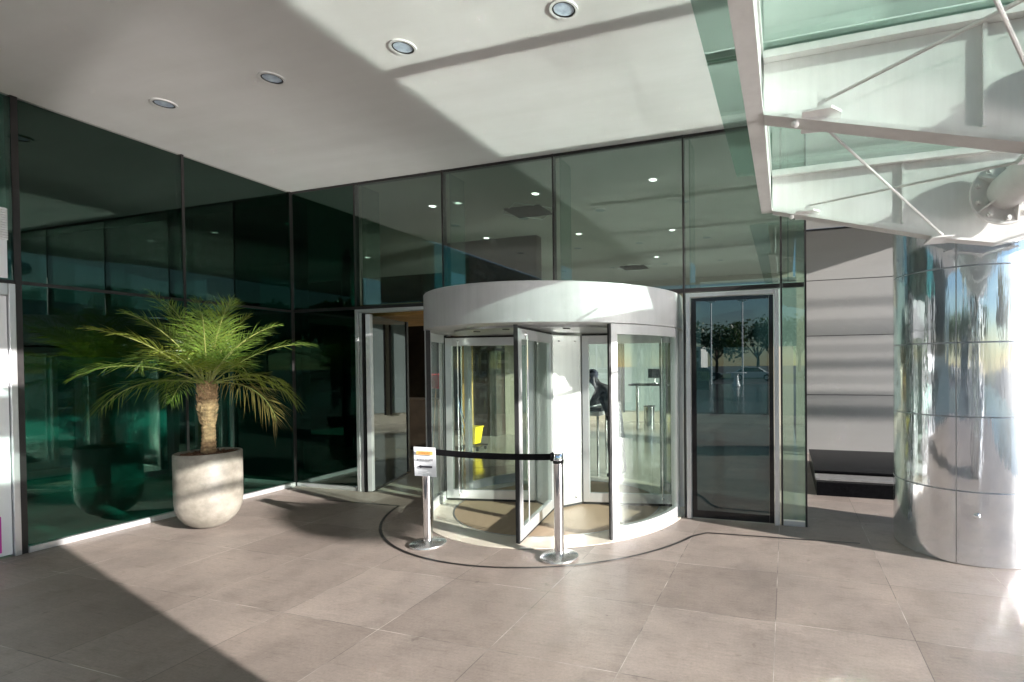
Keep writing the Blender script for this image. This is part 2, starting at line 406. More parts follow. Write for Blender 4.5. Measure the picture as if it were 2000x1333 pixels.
# ------------------------------------------------------------------ left glass wall
lw = thing('glass_wall', (Xl, 4, 0), 'dark green mirror-like glass wall behind the potted palm, left of the entrance', 'glass wall')
TZ = 2.37
for y0, y1 in ((2.70, 3.97), (3.99, 5.27)):
    MB().box((Xl - .012, y0, .06), (Xl + .008, y1, TZ - .015)).build('glass_pane', 'g_left', lw)
    MB().box((Xl - .012, y0, TZ + .015), (Xl + .008, y1, Hc - .02)).build('glass_pane', 'g_corner', lw)
MB().box((Xl - .012, 1.2, TZ + .015), (Xl + .008, 2.66, Hc - .02)).build('glass_pane', 'g_left', lw)
for y, w in ((2.68, .022), (3.98, .012)):
    MB().box((Xl - .08, y - w, .0), (Xl + .014, y + w, Hc)).build('mullion', 'black', lw)
MB().box((Xl - .06, 2.702, TZ - .015), (Xl + .004, 3.968, TZ + .015)).box((Xl - .06, 3.992, TZ - .015), (Xl + .004, 5.26, TZ + .015)).build('transom', 'black', lw)
MB().box((Xl - .06, 1.2, TZ - .015), (Xl + .004, 2.658, TZ + .015)).build('transom', 'black', lw)
MB().box((Xl - .03, 2.70, .0), (Xl + .035, 5.26, .055)).build('sill_trim', 'alu', lw, bevel=.003)
MB().box((Xl - .04, 5.262, .0), (Xl + .012, 5.315, Hc)).build('corner_post', 'black', lw)

xw = thing('side_wall', (Xl, -1.7, 0), 'dark glazed side wall continuing behind the viewer, seen only in reflections', 'wall')
for k in range(4): MB().box((Xl - .03, -4.58 + k * 1.445, .05), (Xl, -4.58 + k * 1.445 + 1.43, Hc - .02)).build('glazing', 'window', xw)
MB().box((Xl - .1, -4.6, 0), (Xl - .035, 1.19, Hc - .005)).build('backing', 'black', xw)

# white door at the far left and the louvres over it
wd = thing('white_door', (Xl, 2.0, 0), 'white lacquered door with silver frame at the far left edge', 'door')
MB().box((Xl - .05, 2.615, 0), (Xl + .03, 2.657, 2.35)).box((Xl - .05, 1.2, 2.25), (Xl + .028, 2.612, 2.35)).build('door_frame', 'alu', wd, bevel=.004)
MB().box((Xl - .04, 1.2, .02), (Xl + .004, 2.61, 2.245)).build('door_panel', 'whitep', wd)
MB().box((Xl + .005, 2.30, .05), (Xl + .008, 2.545, .36)).build('printed_strip', 'magenta', wd)
lv = thing('louvre_blind', (Xl, 2.0, 2.4), 'white slatted blind over the glass above the white door', 'blind')
b = MB()
for i in range(13): b.box((Xl + .022, 1.2, 2.72 + i * .021), (Xl + .040, 2.615, 2.733 + i * .021))
b.build('slats', 'sheer', lv)
MB().box((Xl + .012, 1.2, 2.395), (Xl + .021, 2.615, 2.995)).build('blind_panel', 'paper', lv)

# ------------------------------------------------------------------ entrance facade
fa = thing('glass_facade', (-3, Yf, 0), 'tall green glass facade over and beside the revolving door', 'glass facade')
mx = [-6.365, -5.30, -3.96, -2.49, -1.01, -.04, .185]
def ypane(x0, x1, z0, z1, mat='g_facade', name='glass_pane', par=None):
    return MB().box((x0 + .008, Yf - .008, z0), (x1 - .008, Yf + .012, z1)).build(name, mat, par or fa)
ypane(mx[0] + .02, mx[1] + .0, .06, TZ - .02, 'g_corner')
ypane(mx[0] + .02, mx[1] + .0, TZ + .02, Hc - .03, 'g_corner')
for i in (1, 2, 3, 4, 5): ypane(mx[i], mx[i + 1], TZ + .02, Hc - .03)
ypane(mx[5], mx[6], .06, TZ - .02)
for x in mx[1:6]:
    z0 = 0 if x in (-5.30, -1.01, -.04) else TZ
    MB().box((x - .009, Yf - .012, z0), (x + .009, Yf + .06, Hc)).build('mullion', 'black', fa)
MB().box((mx[6] - .008, Yf - .012, 0), (mx[6] + .010, Yf + .02, Hc)).build('corner_post', 'black', fa)
for x in (-5.25, -3.91, -2.44, -.96, .02):
    MB().box((x, Yf + .07, TZ + .03), (x + .012, Yf + .36, Hc - .02)).build('glass_fin', 'g_fin', fa)
b = MB()
for i in range(6): b.box((mx[i] + .011, Yf - .010, TZ - .02), (mx[i + 1] - .011, Yf + .06, TZ + .02))
b.build('transom', 'black', fa)
MB().box((mx[0], Yf - .008, Hc - .03), (mx[6], Yf + .05, Hc - .001)).build('head_channel', 'black', fa)
MB().box((mx[0] + .03, Yf - .02, 0), (mx[1] - .02, Yf + .03, .05)).build('sill_trim', 'alu', fa, bevel=.003)
MB().box((mx[5] + .012, Yf - .02, 0), (mx[6] - .012, Yf + .03, .05)).build('sill_trim', 'alu', fa, bevel=.003)
MB().box((mx[6] - .012, Yf + .03, .03), (mx[6] + .006, 9.68, Hc - .02)).build('side_pane', 'g_clear', fa)

# right hand door: closed, black bordered
rd = thing('entrance_door', (-.52, Yf, 0), 'closed black bordered glass door in a silver frame, right of the revolving door', 'door')
x0, x1 = -.985, -.065
b = MB().box((x0, Yf - .04, 0), (x0 + .045, Yf + .04, 2.335)).box((x1 - .045, Yf - .04, 0), (x1, Yf + .04, 2.335)).box((x0 + .046, Yf - .04, 2.29), (x1 - .046, Yf + .04, 2.335))
b.build('door_frame', 'alu', rd, bevel=.004)
a0, a1 = x0 + .05, x1 - .05
fr = MB().box((a0, Yf - .012, .01), (a0 + .05, Yf + .016, 2.285)).box((a1 - .045, Yf - .012, .01), (a1, Yf + .016, 2.285))
fr.box((a0 + .051, Yf - .012, .01), (a1 - .046, Yf + .016, .085)).box((a0 + .051, Yf - .012, 2.25), (a1 - .046, Yf + .016, 2.285))
fr.build('door_border', 'frit', rd)
MB().box((a0 + .051, Yf - .008, .086), (a1 - .046, Yf + .012, 2.249)).build('glass_pane', 'g_door', rd)

# left hand doorway with the leaf swung inwards
ld = thing('open_door', (-5.0, Yf, 0), 'open glass door swung inwards in a silver frame, left of the revolving door', 'door')
MB().box((-5.285, Yf - .04, 0), (-5.235, Yf + .05, 2.345)).box((-5.225, Yf - .035, 0), (-5.185, Yf + .05, 2.30)).box((-5.234, Yf - .04, 2.30), (-3.93, Yf + .05, 2.345)).build('door_frame', 'alu', ld, bevel=.004)
MB().box((-5.184, Yf - .03, 0), (-5.15, Yf + .05, 2.295)).build('jamb_seal', 'rubber', ld)
MB().box((-4.02, Yf - .03, 0), (-3.975, Yf + .05, 2.30)).build('door_jamb', 'alu', ld)
hp, hd = (-5.06, 5.23), (-.32, .947)
lf = MB().obox(hp, hd, 0, .07, -.03, .03, .02, 2.28).build('leaf_stile', 'alu', ld, bevel=.004)
MB().obox(hp, hd, .071, 1.16, -.012, .012, .03, 2.27).build('leaf_glass', 'g_door', ld)
MB().obox(hp, hd, 1.161, 1.22, -.025, .025, .02, 2.28).build('leaf_stile', 'black', ld)
MB().obox(hp, hd, .071, 1.16, -.016, .016, .0, .029).build('leaf_rail', 'black', ld)

# ------------------------------------------------------------------ revolving door
DC = (-2.515, 5.42)
rv = thing('revolving_door', (DC[0], DC[1], 0), 'round silver revolving door with glass wings and a wide drum canopy', 'revolving door')
RR = 1.44; ZB, ZT = 1.975, 2.35
dr = MB().lathe(DC, [(RR - .30, ZB + .01), (RR - .03, ZB + .004), (RR, ZB + .012), (RR, ZT - .006), (RR - .006, ZT), (.02, ZT)], 96).build('drum_canopy', 'silver_paint', rv, smooth=True)
MB().cyl(DC, RR - .305, ZB - .012, ZB + .012, 64).build('drum_underside', 'steel', rv)
for a in (-60, -120, -95):
    MB().cyl((DC[0] + 1.0 * math.cos(R(a)), DC[1] + 1.0 * math.sin(R(a))), .035, ZB - .02, ZB - .012, 16).build('ceiling_spot', 'black', rv)
def curved(a0, a1, side):
    cw = MB().arc(DC, RR - .055, RR - .005, a0, a1, .0, .115).build('curved_base', 'silver_paint', rv, smooth=True)
    MB().arc(DC, RR - .05, RR - .008, a0, a1, 1.885, ZB + .003).build('curved_head', 'silver_paint', rv, smooth=True)
    MB().arc(DC, RR - .036, RR - .020, a0, a1, .116, 1.884).build('curved_glass', 'g_clear', rv, smooth=True)
    pa = a0 if side > 0 else a1; w = .065 / RR
    lo, hi = (pa - w, pa - .001) if side > 0 else (pa + .001, pa + w)
    MB().arc(DC, RR - .058, RR - .002, lo, hi, 0, ZB + .004, 4).build('end_post', 'silver_paint', rv)
    s0, s1 = (lo - .012, lo - .0005) if side > 0 else (hi + .0005, hi + .012)
    MB().arc(DC, RR - .05, RR - .008, s0, s1, .0, ZB, 3).build('rubber_seal', 'rubber', rv)
    qa = a1 if side > 0 else a0
    lo, hi = (qa + .001, qa + .05) if side > 0 else (qa - .05, qa - .001)
    MB().arc(DC, RR - .06, RR - .0, lo, hi, 0, ZB + .005, 4).build('wall_post', 'alu', rv)
curved(R(-43), R(-7), 1)
curved(R(187), R(223), -1)
curved(R(12), R(43), -1)
curved(R(137), R(168), 1)
MB().ring(DC, 1.165, RR + .035, .001, .006, 96).build('floor_ring', 'ringstone', rv)
MB().cyl(DC, 1.163, .001, .005, 96).build('floor_mat', 'mat', rv)
MB().ring(DC, 1.158, 1.172, .006, .008, 96).build('mat_edge', 'steel', rv)
rc = .286; zt = ZB - .035
wa = [R(-80.6 + 90 * k) for k in range(4)]
cp = [(DC[0] + rc * math.cos(a), DC[1] + rc * math.sin(a)) for a in wa]
MB().prism(cp, 'z', .03, zt).build('centre_core', 'steel', rv, bevel=.004)
MB().prism([(DC[0] + rc * .97 * math.cos(a), DC[1] + rc * .97 * math.sin(a)) for a in wa], 'z', .007, .028).build('core_seal', 'rubber', rv)
b = MB()
for i in range(4):
    p, q = Vector(cp[i]), Vector(cp[(i + 1) % 4])
    for t in (.25, .75):
        w = p + (q - p) * t; n = (w - Vector(DC)).normalized() * .006; 
        for z in (.10, zt - .07): MB().sphere((w[0] + n[0], w[1] + n[1], z), .011, 8, 6).build('core_screw', 'chrome', rv, smooth=True)
for a in wa:
    d = (math.cos(a), math.sin(a)); ro = 1.375
    f = MB()
    f.obox(DC, d, ro - .078, ro, -.024, .024, .035, zt)
    f.obox(DC, d, rc + .004, rc + .08, -.024, .024, .035, zt)
    f.obox(DC, d, rc + .081, ro - .079, -.024, .024, .035, .140)
    f.obox(DC, d, rc + .081, ro - .079, -.024, .024, zt - .095, zt)
    wf = f.build('wing_frame', 'alu', rv, bevel=.003)
    MB().obox(DC, d, rc + .081, ro - .079, -.006, .006, .141, zt - .096).build('wing_glass', 'g_clear', wf)
    MB().obox(DC, d, ro + .001, ro + .016, -.018, .018, .02, ZB - .004).obox(DC, d, rc, ro, -.012, .012, .008, .034).obox(DC, d, rc, ro, -.012, .012, zt + .001, ZB - .013).build('brush_seal', 'rubber', wf)
    n = Vector((-d[1], d[0]))
    for sg in (-1, 1):
        for z in (.09, zt - .045):
            c = Vector(DC) + Vector(d) * (ro - .17) + n * sg * .03
            MB().sphere((c[0], c[1], z), .018, 12, 8).build('wing_bolt', 'chrome', wf, smooth=True)
        c = Vector(DC) + Vector(d) * (ro - .17) + n * sg * .045
        MB().tube([(c[0], c[1], .09), (c[0], c[1], zt - .045)], .008, 10).build('push_bar', 'chrome', wf, smooth=True)

# ------------------------------------------------------------------ recessed panel wall and black plinth
pw = thing('panel_wall', (1.7, 9.72, 0), 'pale grey wall of wide horizontal panels behind the chrome column', 'wall')
zz = [-.02, 1.04, 2.085, 3.065, Hc - .03]
for a, b_ in zip(zz[:-1], zz[1:]):
    MB().box((.20, 9.70, a + .006), (1.95, 9.80, b_ - .006)).build('wall_panel', 'panel', pw, bevel=.003)
MB().box((.20, 9.71, 0), (1.95, 9.82, Hc)).build('backing', 'black', pw)
bn = thing('stone_plinth', (1.3, 7.3, 0), 'low black polished granite plinth on the floor against the grey wall', 'plinth')
MB().box((.345, 6.985, .205), (1.95, 8.7, .225)).build('top_slab', 'granite', bn, bevel=.003)
MB().box((.345, 6.70, .165), (1.95, 6.998, .185)).build('step_tread', 'sunlit_edge', bn)
MB().box((.35, 7.0, .0), (1.95, 8.7, .204)).build('body', 'granite', bn)
MB().box((.35, 6.60, .0), (1.95, 6.998, .164)).build('riser', 'granite', bn)

# ------------------------------------------------------------------ steel columns
def column():
    c = (1.49, 5.15); r = .555
    t = thing('steel_column', (c[0], c[1], 0), 'mirror polished steel column with dents and ring joints, beside the grey wall', 'column', 'steel clad columns under the canopy')
    zs = [0, .582, 1.168, 1.752, 2.348, 2.80]
    for a, b_ in zip(zs[:-1], zs[1:]):
        m = MB().lathe(c, [(r - .008, a + .001), (r, a + .006), (r, b_ - .006), (r - .008, b_ - .001)], 128)
        m.build('cladding_band', 'clad', t, smooth=True)
    MB().cyl(c, r - .010, .0, 2.795, 64).build('core', 'steel', t, smooth=True)
    # small dent boss low on the shaft
    ang = R(-98); MB().sphere((c[0] + (r - .012) * math.cos(ang), c[1] + (r - .012) * math.sin(ang), .40), .028, 14, 10).build('dent', 'clad', t, smooth=True)
    for a in (-112, -30):
        MB().obox((c[0] + r * math.cos(R(a)), c[1] + r * math.sin(R(a))), (-math.sin(R(a)), math.cos(R(a))), -.004, .004, -.004, .003, .01, 2.79).build('seam_strip', 'steel', t)
    return t
col1 = column()
col2 = copy_tree(col1, None, (0, -4.85, 0)); col2['label'] = 'mirror polished steel column just behind and right of the viewer'

# ------------------------------------------------------------------ glass canopy
cn = thing('glass_canopy', (1.47, 2.7, 2.9), 'white steel canopy with green glass roof panes hung at the upper right', 'canopy')
GX0, GX1 = -.39, 3.33
for y0, y1 in ((2.745, 4.48), (1.055, 2.735), (-.64, 1.045), (-2.35, -.65)):
    for xa, xb in ((GX0, 1.465), (1.475, GX1)):
        MB().box((xa, y0, 3.192), (xb, y1, 3.208)).build('roof_pane', 'g_canopy', cn)
for xa, xb in ((-.186, -.1), (3.04, 3.126)):
    bm_ = MB().box((xa, -2.3, 2.85), (xb, 4.44, 2.872)).box((xa, -2.3, 3.1605), (xb, 4.44, 3.19))
    if xa < 0: bm_.box(((xa + xb) / 2 - .012 + .02, -2.3, 2.8725), ((xa + xb) / 2 + .012 + .02, 4.44, 3.16))
    else:
        for k in range(9): bm_.box(((xa + xb) / 2 - .01, -2.2 + k * .8, 2.8725), ((xa + xb) / 2 + .01, -2.16 + k * .8, 3.16))
    bm_.build('edge_beam', 'white', cn, bevel=.002)
prof = [(-.098, 2.86), (1.16, 2.53), (1.47, 2.475), (1.78, 2.53), (3.038, 2.86)]
def girder(y):
    w = MB().prism(prof + [(3.038, 3.12), (-.098, 3.12)], 'y', y - .009, y + .009).build('girder', 'white', cn)
    f = MB()
    for (xa, za), (xb, zb) in zip(prof[:-1], prof[1:]):
        f.prism([(xa, za), (xb, zb), (xb, zb - .02), (xa, za - .02)], 'y', y - .06, y + .06)
    f.build('bottom_flange', 'white', w)
    MB().box((-.098, y - .06, 3.121), (3.038, y + .06, 3.150)).box((-.098, y - .012, 3.151), (3.038, y + .012, 3.187)).build('top_flange', 'white', w)
    for x in (.86, 2.08):
        for s_ in (-1, 1): MB().box((x - .008, y + s_ * .010, 2.66), (x + .008, y + s_ * .026, 3.119)).build('stiffener', 'white', w)
    for x in (.16, 2.78):
        gs = MB().prism([(x - .08, y - .12), (x + .05, y - .13), (x + .10, y - .065), (x + .10, y + .065), (x + .05, y + .13), (x - .08, y + .12)], 'z', 2.795, 2.807)
        gs.box((x - .012, y - .12, 2.8065), (x + .06, y - .112, 2.885)).build('gusset_plate', 'white', w)
    for x in (1.10, 1.84): MB().prism([(x - .07, y - .12), (x + .08, y - .12), (x + .08, y + .12), (x - .07, y + .12)], 'z', 2.515, 2.527).build('gusset_plate', 'white', w)
    for x in (.05, 2.89): MB().sphere((x, y - .03, 2.785), .020, 10, 6).build('bolt_head', 'white', w, smooth=True)
for y in (2.74, 1.05, -.645): MB().box((GX0, y - .055, 3.209), (GX1, y + .055, 3.216)).build('added_cap_strip', 'white', cn)  # strips added over the pane joints to widen the dark band on the ceiling
GY = (4.40, 2.72, 1.04, -.64)
for y in GY: girder(y)
for i in range(3):
    ya, yb = GY[i], GY[i + 1]
    for x0, x1 in ((.16, 1.10), (2.78, 1.84)):
        for (p, q) in (((x0 + (.03 if x0 < 1 else -.03), ya - .117, 2.84), (x1, yb + .11, 2.533)), ((x0 + (.03 if x0 < 1 else -.03), yb + .10, 2.812), (x1, ya - .11, 2.533))):
            MB().tube([p, q], .0075, 8).build('tie_rod', 'white', cn, smooth=True)
# spine tube between the columns with bolted flange discs
sp = MB()
def ycyl(m, c, r, y0, y1, n=40):
    vs = [(c[0] + r * math.cos(2 * PI * i / n), y, c[1] + r * math.sin(2 * PI * i / n)) for y in (y0, y1) for i in range(n)]
    m.add(vs, [tuple(range(n))[::-1], tuple(range(n, 2 * n))] + [(i, (i + 1) % n, n + (i + 1) % n, n + i) for i in range(n)])
    return m
TC = (1.50, 2.80)
ycyl(sp, TC, .125, -.55, 4.30); sp.build('spine_tube', 'white', cn, smooth=True)
for y in (4.30, 2.82, 2.60, 1.14, .92):
    fl = ycyl(MB(), TC, .225, y - .018, y + .018).build('flange_disc', 'white', cn, smooth=True)
    for k in range(10):
        bo = MB(); a = 2 * PI * (k + .5) / 10; x, z = TC[0] + .185 * math.cos(a), TC[1] + .185 * math.sin(a)
        ycyl(bo, (x, z), .022, y - .045, y - .0185, 6); ycyl(bo, (x, z), .013, y - .06, y - .045, 8)
        bo.build('flange_bolt', 'white', fl)
    for k in range(5):
        a = 2 * PI * k / 5; ca, sa = math.cos(a), math.sin(a)
        P = [(TC[0] + ca * r_, TC[1] + sa * r_) for r_ in (.126, .215)]
        n = (-sa * .006, ca * .006)
        vs = []
        for s_ in (-1, 1):
            vs += [(P[0][0] + n[0] * s_, y - .0185, P[0][1] + n[1] * s_), (P[1][0] + n[0] * s_, y - .0185, P[1][1] + n[1] * s_), (P[0][0] + n[0] * s_, y - .12, P[0][1] + n[1] * s_)]
        ri = MB().add(vs, [(0, 1, 2), (3, 5, 4), (0, 3, 4, 1), (1, 4, 5, 2), (2, 5, 3, 0)])
        ri.build('flange_rib', 'white', fl)

# ------------------------------------------------------------------ soffit downlights
def downlight(x, y):
    t = thing('downlight', (x, y, Hc), 'round recessed downlight', 'downlight', 'downlights in the white ceiling')
    MB().ring((x, y), .078, .096, Hc - .012, Hc - .0005, 40).build('trim_ring', 'white', t, smooth=True)
    MB().ring((x, y), .068, .0775, Hc - .010, Hc - .0005, 40).build('baffle', 'black', t, smooth=True)
    MB().cyl((x, y), .0675, Hc - .004, Hc - .0005, 40).build('lens', 'lens', t)
    return t
lights = [(-5.29, 3.17), (-4.0, 3.17), (-2.7, 3.17), (-1.4, 3.17)]
dl0 = downlight(*lights[0])
lab = ['unlit round downlight in the ceiling nearest the left glass wall', 'unlit round downlight in the ceiling, second from the left glass wall',
       'unlit round downlight at the edge of the sunlit ceiling patch', 'largest unlit round downlight high in the sunlit ceiling, nearest the canopy']
dl0['label'] = lab[0]
for i in (1, 2, 3):
    o = copy_tree(dl0, None, (lights[i][0] - lights[0][0], 0, 0)); o['label'] = lab[i]
for k, y in enumerate((.95, -1.25, -3.4)):
    for x, yy in lights:
        o = copy_tree(dl0, None, (x - lights[0][0], y - 3.17, 0)); o['label'] = 'unlit round downlight in the ceiling behind the viewer, seen only in reflections'

# ------------------------------------------------------------------ planter with palm
PC = (-5.598, 3.681)
pt = thing('planter', (PC[0], PC[1], 0), 'round bottomed weathered concrete planter in front of the dark glass', 'planter')
r = .279
prof_ = [(.06, .0), (.10, .008), (.155, .035), (.205, .078), (.245, .135), (.268, .20), (r - .002, .28), (r, .38), (r, .752), (r - .005, .763), (r - .024, .763), (r - .029, .755), (r - .031, .70), (.04, .695)]
MB().lathe(PC, prof_, 72).build('pot', 'concrete', pt, smooth=True)
so = MB(); n = 40
vs = [(PC[0], PC[1], .752)]; fs = []
for j in range(1, 9):
    for i in range(n):
        a = 2 * PI * i / n; rr = (r - .0295) * j / 8
        vs.append((PC[0] + rr * math.cos(a), PC[1] + rr * math.sin(a), .722 + .026 * (1 - (j / 8) ** 2) + random.uniform(-.008, .010)))
for i in range(n): fs.append((0, 1 + i, 1 + (i + 1) % n))
for j in range(7):
    for i in range(n):
        fs.append((1 + j * n + i, 1 + (j + 1) * n + i, 1 + (j + 1) * n + (i + 1) % n, 1 + j * n + (i + 1) % n))
so.add(vs, fs)
for _ in range(170):
    a, rr = random.uniform(0, 2 * PI), (r - .045) * math.sqrt(random.random())
    x, y = PC[0] + rr * math.cos(a), PC[1] + rr * math.sin(a); l, w = random.uniform(.006, .018), random.uniform(.004, .008)
    so.obox((x, y), (random.uniform(-1, 1), random.uniform(-1, 1) + .01), -l, l, -w, w, .735, .750 + random.uniform(0, .010))
so.build('soil', 'soil', pt)

pm = thing('palm_tree', (PC[0], PC[1], .74), 'small feathery palm with arching fronds growing in the concrete planter', 'palm')
rng = random.Random(11)
tr = MB(); n = 20; vs = []; K = 60
for k in range(K):
    t = k / (K - 1); z = .73 + t * .76
    base = .064 - .008 * min(1, t * 4)
    if t > .42: base = .056 + .020 * min(1, (t - .42) / .25)
    if t > .88: base -= .03 * (t - .88) / .12
    for i in range(n):
        a = 2 * PI * i / n
        rg = base * (1 + .06 * math.sin(k * 2.1) + rng.uniform(-.05, .05))
        vs.append((PC[0] + rg * math.cos(a) + .012 * math.sin(t * 3), PC[1] + rg * math.sin(a), z))
tr.add(vs, [(k * n + i, k * n + (i + 1) % n, (k + 1) * n + (i + 1) % n, (k + 1) * n + i) for k in range(K - 1) for i in range(n)])
trunk = tr.build('trunk', 'trunk', pm)
sc_ = MB()
for k in range(26):
    z = 1.05 + .40 * k / 26
    rr = .054 + .018 * min(1, (z - 1.05) / .15)
    for i in range(11):
        a = 2 * PI * (i / 11 + k * .381) + rng.uniform(-.1, .1)
        ca, sa = math.cos(a), math.sin(a); w, h, o = rng.uniform(.012, .020), rng.uniform(.022, .042), rng.uniform(.010, .028)
        c0 = (PC[0] + ca * rr * .96, PC[1] + sa * rr * .96)
        sc_.add([(c0[0] - sa * w, c0[1] + ca * w, z), (c0[0] + sa * w, c0[1] - ca * w, z), (c0[0] + ca * o, c0[1] + sa * o, z + h), (c0[0] + ca * (o - .012), c0[1] + sa * (o - .012), z - .01)],
                [(0, 1, 2), (0, 2, 3), (1, 3, 2), (0, 3, 1)])
sc_.build('leaf_bases', 'trunk', trunk)

def frond(az, el, L, droop, seed):
    rg = random.Random(seed); base = Vector((PC[0], PC[1], 1.45)); m = MB(); K = 22
    h = Vector((math.cos(az), math.sin(az), 0)); pts = []; p = base + h * .03; e = el
    for k in range(K):
        pts.append(p.copy()); p = p + (h * math.cos(e) + Vector((0, 0, 1)) * math.sin(e)) * (L / K); e -= droop / K * (.5 + 1.2 * k / K)
        if p.x < Xl + .03: p.x = Xl + .03
    side = Vector((-h.y, h.x, 0)); nl = 44
    for i in range(nl):
        t = .17 + .83 * i / (nl - 1); q = t * (K - 1.001); k = int(q)
        pos = pts[k].lerp(pts[min(k + 1, K - 1)], q - k)
        d = (pts[min(k + 1, K - 1)] - pts[max(k - 1, 0)]).normalized(); up = side.cross(d).normalized()
        if up.z < 0: up = -up
        for sg in (-1, 1):
            sw = R(62 - 40 * t) + rg.uniform(-.16, .16)
            ll = L * .35 * (math.sin(PI * min(1, .16 + .80 * t)) ** .8) * rg.uniform(.80, 1.10) * (1 if rg.random() > .05 else .45) + .02
            v = (side * sg * math.sin(sw) + d * math.cos(sw) + up * (.20 + rg.uniform(-.16, .16))).normalized()
            w = .0052 * rg.uniform(.8, 1.15); tipd = Vector((0, 0, -1)) * ll * rg.uniform(.10, .42) * (1 + 1.3 * max(0, 1 - math.sin(max(el, 0)) * 1.6))
            a_ = pos; mid = pos + v * ll * .55 + tipd * .25; tip = pos + v * ll + tipd
            wv = d * w
            if tip.x < Xl + .02: tip.x = Xl + .02
            if mid.x < Xl + .02: mid.x = Xl + .02
            m.add([a_ - wv * .5, a_ + wv * .5, mid + wv, mid - wv, tip], [(0, 1, 2, 3), (3, 2, 4)])
    fo = m.build('frond', ('leaf', 'leaf_young', 'leaf')[seed % 3] if seed not in (128, 126) else 'leaf_dry', pm, fix=False)
    st = MB().tube(pts, .008, 6, .0015).build('stalk', 'rachis', fo, smooth=True)
spec = []
for i in range(27):
    az = 2.399963 * i + .35 + rng.uniform(-.25, .25)
    u = i / 26
    el = R(84 - 78 * u ** 1.25) + rng.uniform(-.08, .08)
    spec.append((az, el, .98 + rng.uniform(-.14, .10) - .08 * (u > .8), R(36 + 46 * u ** 1.5) + rng.uniform(-.16, .2)))
for i, s_ in enumerate(spec): frond(*s_, 100 + i)

# ------------------------------------------------------------------ stanchions, belt, paper sign
def stanchion(x, y):
    t = thing('stanchion', (x, y, 0), 'chrome queue post', 'queue post', 'chrome queue posts at the revolving door')
    MB().lathe((x, y), [(.157, .001), (.160, .006), (.158, .016), (.150, .022), (.06, .034), (.042, .040), (.02, .041)], 64).build('base', 'chrome_satin', t, smooth=True)
    MB().cyl((x, y), .040, .0405, .79, 40).build('post', 'chrome', t, smooth=True)
    h = MB().cyl((x, y), .044, .791, .815, 40).build('collar', 'rubber', t, smooth=True)
    MB().lathe((x, y), [(.041, .8155), (.041, .872), (.036, .878), (.01, .878)], 40).build('head', 'chrome', t, smooth=True)
    MB().box((x - .064, y - .022, .806), (x - .0415, y + .022, .876)).build('belt_clip', 'rubber', t, bevel=.002)
    return t
s2 = stanchion(-1.809, 3.885); s2['label'] = 'chrome queue post in front of the revolving door, holding the black belt cassette'
s1 = copy_tree(s2, None, (-1.277, -.035, 0)); s1['label'] = 'chrome queue post carrying the white paper sign, left of the revolving door'
for k in kids(s1):
    if k.name.startswith('belt_clip'):
        k.location.x += .1055 * S
b = MB(); K = 16; z0, z1 = .812, .866
A, B = Vector((-3.022, 3.851)), Vector((-1.874, 3.884))
for i in range(K):
    ta, tb = i / K, (i + 1) / K
    for t, nx in ((ta, tb),):
        p, q = A.lerp(B, ta), A.lerp(B, tb); sa, sb = -.016 * 4 * ta * (1 - ta), -.016 * 4 * tb * (1 - tb)
        b.add([(p[0], p[1] + s_, z + sa) for z in (z0, z1) for s_ in (-.002, .002)] + [(q[0], q[1] + s_, z + sb) for z in (z0, z1) for s_ in (-.002, .002)],
              [(0, 4, 6, 2), (1, 3, 7, 5), (2, 6, 7, 3), (0, 1, 5, 4)])
tag(b.build('belt', 'belt', origin=(-2.45, 3.867, .8)), 'black webbing belt stretched between the two chrome queue posts', 'belt')
ps = thing('paper_sign', (-3.07, 3.785, .60), 'white paper notice with orange banner and left arrow taped to the left queue post', 'sign')
sx0, sx1, sz0, sz1, sy = -3.182, -2.952, .628, .888, 3.792
vs = []; 
for i in range(7):
    for j in range(7):
        u, v = i / 6, j / 6
        vs.append((sx0 + (sx1 - sx0) * u + .012 * (1 - v) * (1 if u > 0 else 1), sy + .010 * math.sin(u * 3.1) * (1 - v) + .004 * v, sz0 + (sz1 - sz0) * v))
fs = [(i * 7 + j, (i + 1) * 7 + j, (i + 1) * 7 + j + 1, i * 7 + j + 1) for i in range(6) for j in range(6)]
sh = MB().add(vs, fs).build('sheet', 'paper', ps, fix=False)
md = sh.modifiers.new('Solid', 'SOLIDIFY'); md.thickness = .0015 * S; md.offset = 1
yy = sy - .006
MB().box((sx0 + .035, yy - .0008, .822), (sx1 - .022, yy, .853)).build('banner', 'orange', ps)
ax0, ax1, az = sx0 + .055, sx1 - .03, .715
MB().prism([(ax0, az), (ax0 + .028, az + .016), (ax0 + .028, az + .0085), (ax1, az + .0085), (ax1, az - .0085), (ax0 + .028, az - .0085), (ax0 + .028, az - .016)], 'y', yy - .0008, yy + .003).build('arrow', 'ink', ps)
def text(name, s_, x, z, size, mat, wfac=1.0):
    cu = bpy.data.curves.new(name, 'FONT'); cu.body = s_; cu.size = size * S; cu.align_x = 'CENTER'; cu.extrude = .0004 * S; cu.offset = .0006 * S
    o = bpy.data.objects.new(name, cu); C.objects.link(o)
    dg = bpy.context.evaluated_depsgraph_get()
    me = bpy.data.meshes.new_from_object(o.evaluated_get(dg)); me.name = name
    bpy.data.objects.remove(o); bpy.data.curves.remove(cu)
    o = bpy.data.objects.new(name, me); C.objects.link(o); me.materials.clear(); me.materials.append(M[mat])
    me.transform(Matrix.Diagonal((wfac, 1, 1, 1))); me.transform(Matrix.Rotation(PI / 2, 4, 'X'))
    off = Vector(ps['_o']); me.transform(Matrix.Translation(Vector((x, yy - .0014, z)) * S - off)); o.parent = ps
    return o
text('banner_text', 'ATENÇÃO', (sx0 + sx1) / 2 + .006, .829, .026, 'redink', 1.0)
text('notice_text', 'ENTRADA AO LADO', (sx0 + sx1) / 2 + .010, .768, .026, 'ink', .70)

